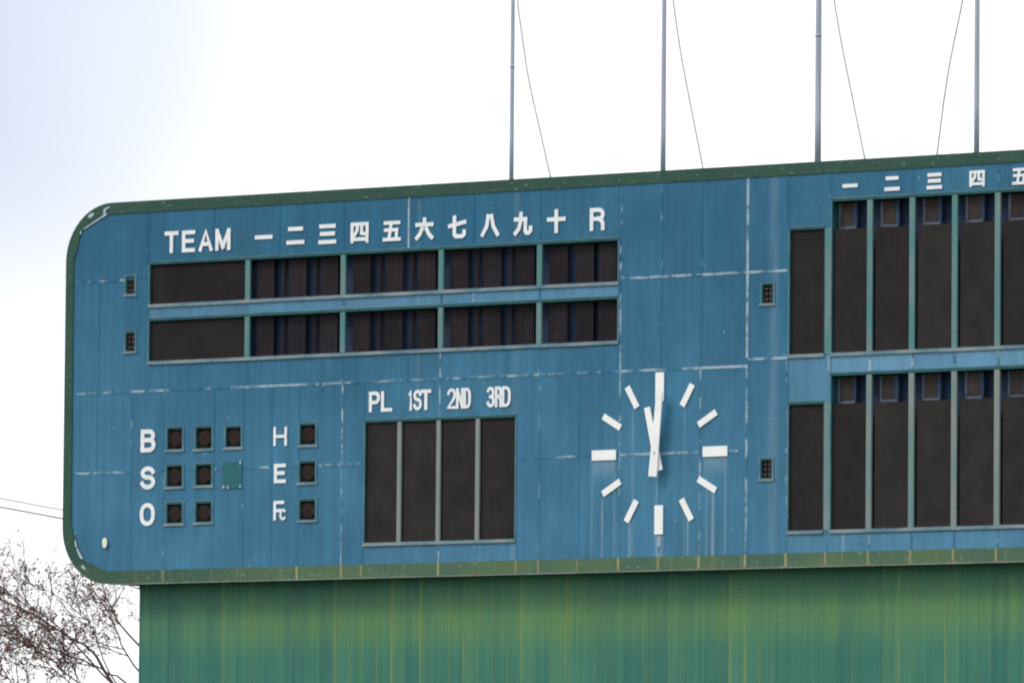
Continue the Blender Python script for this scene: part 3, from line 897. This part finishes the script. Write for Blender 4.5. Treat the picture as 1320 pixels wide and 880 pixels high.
# ------------------------------------------------------------------ overhead cables and their poles, behind the board
A0, B0 = Vector((-34.15, 10.0, 13.644)), Vector((-32.862, 30.0, 12.138))
for dz, mat, r, label in ((0.0, 'greycable', .012, 'thin pale overhead cable, the upper of two beside the rounded end'),
                          (-.20, 'cable', .016, 'dark overhead cable, the lower of two beside the rounded end')):
    pts = []
    for i in range(17):
        t = i/16
        q = A0.lerp(B0, t)
        pts.append((q.x, q.y, q.z+dz - .10*4*t*(1-t)*.3 + .0))
    o = MB().tube(pts, r, 6).build('overhead_cable', mat, smooth=True)
    o['label'] = label; o['category'] = 'cable'; o['group'] = 'overhead cables'
for q, label in ((A0, 'concrete utility pole holding the near end of the cables'), (B0, 'concrete utility pole behind the scoreboard holding the far cable end')):
    up_ = thing('utility_pole', (q.x-.25, q.y, 0), label, 'utility pole', 'utility poles')
    MB().tube([(q.x-.25, q.y, 0), (q.x-.25, q.y, q.z+.5)], [.17, .11], 12).build('pole', 'concrete', up_, smooth=True)
    for dz in (0, -.2):
        MB().box(q.x-.25, q.x-.03, q.y-.03, q.y+.03, q.z+dz-.03, q.z+dz+.03).build('bracket', 'steel', up_)
        MB().tube([(q.x-.04, q.y, q.z+dz-.02), (q.x+.01, q.y, q.z+dz)], [.035, .03], 8).build('insulator', 'porcelain', up_)

# ------------------------------------------------------------------ bare tree behind the rounded end
tree = thing('bare_tree', (-22.4, 18, 0), 'nearly bare tree with russet leaf remnants behind the rounded scoreboard end', 'tree')
rng = random.Random(21)
limbs, twigs, leaves = MB(), MB(), MB()
def wander(p, d, length, n, jit, lift):
    pts = [Vector(p)]
    d = Vector(d).normalized()
    for i in range(n):
        d = (d + Vector((rng.uniform(-1, 1), rng.uniform(-1, 1), rng.uniform(-1, 1)))*jit + Vector((0, 0, lift))).normalized()
        pts.append(pts[-1] + d*(length/n))
    return pts
def leaf(p, s):
    a = Vector((rng.uniform(-1, 1), rng.uniform(-1, 1), rng.uniform(-1, .6))).normalized()
    b = a.cross(Vector((rng.uniform(-1, 1), rng.uniform(-1, 1), rng.uniform(-1, 1)))).normalized()
    n = a.cross(b)*(.25*s)
    o = len(leaves.v)
    q = [p, p+a*s*.5+b*s*.28+n, p+a*s, p+a*s*.5-b*s*.28+n]
    leaves.v += [tuple(v) for v in q]
    leaves.f += [(o, o+1, o+2), (o, o+2, o+3)]
def sprout(pts, r, level):
    """side shoots along a branch"""
    L = sum((pts[i+1]-pts[i]).length for i in range(len(pts)-1))
    if level >= 4:
        return
    step = {0: .27, 1: .175, 2: .13, 3: .12}[level]
    n = max(2, int(L/step))
    clumpy = rng.random() < .22
    for k in range(n):
        t = (k+rng.random())/n
        if level == 0 and t < .25:
            continue
        i = min(int(t*(len(pts)-1)), len(pts)-2)
        q = pts[i].lerp(pts[i+1], t*(len(pts)-1)-i)
        d = (pts[i+1]-pts[i]).normalized()
        side = d.cross(Vector((rng.uniform(-1, 1), rng.uniform(-1, 1), rng.uniform(-1, 1)))).normalized()
        nd = (d*rng.uniform(.35, 1.0) + side*rng.uniform(.45, .95) + Vector((0, 0, .18)))
        ln = {0: rng.uniform(.7, 1.5), 1: rng.uniform(.35, .8), 2: rng.uniform(.16, .40), 3: rng.uniform(.08, .16)}[level]*(1.1-.5*t)
        rr = {0: .014, 1: .0085, 2: .0062, 3: .005}[level]
        sub = wander(q, nd, ln, 4 if level < 2 else 2, .20, .07)
        twigs.tube(sub, [rr*(1-.6*j/(len(sub)-1)) for j in range(len(sub))], 4 if level < 1 else 3, False)
        if level < 3:
            sprout(sub, rr, level+1)
        if level >= 1 and rng.random() < (.66 if clumpy else .15):
            for _ in range(rng.randint(1, 4 if clumpy else 2)):
                leaf(sub[-1] + Vector((rng.uniform(-.05, .05), rng.uniform(-.05, .05), rng.uniform(-.06, .04))), rng.uniform(.05, .10))
MAIN = [
 ([(-22.4, 18, 3.3), (-24.5, 17.8, 6.2), (-26.355, 18, 8.115), (-26.906, 18, 8.811), (-27.519, 18, 9.114), (-28.663, 18, 9.705), (-29.9, 18.1, 10.15), (-30.8, 18.2, 10.5)], .085),
 ([(-22.4, 18, 3.6), (-24.2, 18.3, 6.8), (-25.609, 18.4, 8.62), (-26.593, 18.5, 9.496), (-27.05, 18.6, 10.15), (-27.3, 18.7, 10.5)], .07),
 ([(-22.4, 18, 4.0), (-24.4, 17.4, 7.4), (-25.35, 17.2, 8.7), (-25.75, 17.1, 9.5), (-26.3, 17.0, 10.3)], .055),
 ([(-22.4, 18, 3.0), (-25.2, 18.8, 6.0), (-27.4, 19.2, 7.55), (-28.5, 19.2, 8.35), (-29.3, 19.3, 8.85), (-30.4, 19.3, 9.5)], .06),
 ([(-22.4, 18, 3.2), (-24.6, 18.9, 6.4), (-26.5, 19.0, 8.0), (-27.35, 19.0, 8.45), (-28.2, 19.0, 8.75), (-29.4, 19.1, 9.0), (-30.2, 19.0, 9.3)], .055),
 ([(-22.4, 18, 3.0), (-25.0, 17.0, 5.8), (-27.5, 16.8, 7.4), (-29.3, 16.7, 8.1), (-30.9, 16.6, 8.6)], .05),
 ([(-22.4, 18, 3.4), (-24.4, 17.6, 6.6), (-26.2, 17.4, 8.3), (-27.2, 17.3, 9.25), (-28.3, 17.2, 9.9), (-29.2, 17.0, 10.5), (-30.1, 17.0, 10.95)], .05),
 ([(-22.4, 18, 3.1), (-24.9, 18.2, 6.2), (-26.9, 18.3, 7.7), (-28.0, 18.3, 8.3), (-29.2, 18.4, 9.25), (-30.3, 18.4, 9.9)], .04),
 ([(-22.4, 18, 3.3), (-24.7, 17.9, 6.6), (-26.3, 17.8, 8.35), (-26.75, 17.8, 9.3), (-27.5, 17.8, 9.9), (-28.4, 17.8, 10.35)], .04),
 ([(-22.4, 18, 3.0), (-25.6, 17.6, 6.0), (-28.2, 17.5, 7.6), (-29.2, 17.5, 8.6), (-30.0, 17.5, 9.1)], .04),
 ([(-22.4, 18, 3.9), (-24.3, 18.0, 7.4), (-25.2, 18.0, 8.9), (-25.6, 18.1, 9.9), (-25.9, 18.2, 10.6)], .04),
 ([(-22.4, 18, 4.3), (-23.6, 18.2, 7.6), (-24.3, 18.5, 9.6), (-24.8, 18.6, 11.0)], .06),
 ([(-22.4, 18, 4.0), (-20.8, 18.6, 7.0), (-20.0, 19.0, 9.2), (-19.6, 19.2, 10.6)], .07),
 ([(-22.4, 18, 4.5), (-22.3, 19.6, 7.4), (-22.0, 20.3, 10.2)], .06),
]
limbs.tube([(-22.3, 18, -.05), (-22.35, 18, 1.2), (-22.4, 18, 2.8), (-22.4, 18, 4.6)], [.27, .22, .19, .12], 10)
for path, r in MAIN:
    P = [Vector(q) for q in path]
    sm = []
    for i in range(len(P)-1):
        p0, p1, p2, p3 = P[max(i-1, 0)], P[i], P[i+1], P[min(i+2, len(P)-1)]
        for t in (0, .25, .5, .75):
            q = 0.5*((2*p1)+(p2-p0)*t+(2*p0-5*p1+4*p2-p3)*t*t+(3*p1-p0-3*p2+p3)*t**3)
            sm.append(q + Vector((rng.uniform(-1, 1), rng.uniform(-1, 1), rng.uniform(-1, 1)))*(.025 if t else 0))
    sm.append(P[-1])
    n = len(sm)
    limbs.tube(sm, [r*.62*(1-.88*(i/(n-1))**.6) + .004 for i in range(n)], 6)
    sprout(sm[int(n*.35):], r, 0)
limbs.build('trunk', 'bark', tree, smooth=True)
twigs.build('crown', 'twig', tree, smooth=True)
lf = leaves.build('dry_leaves', 'leaf', tree)
lf['kind'] = 'stuff'
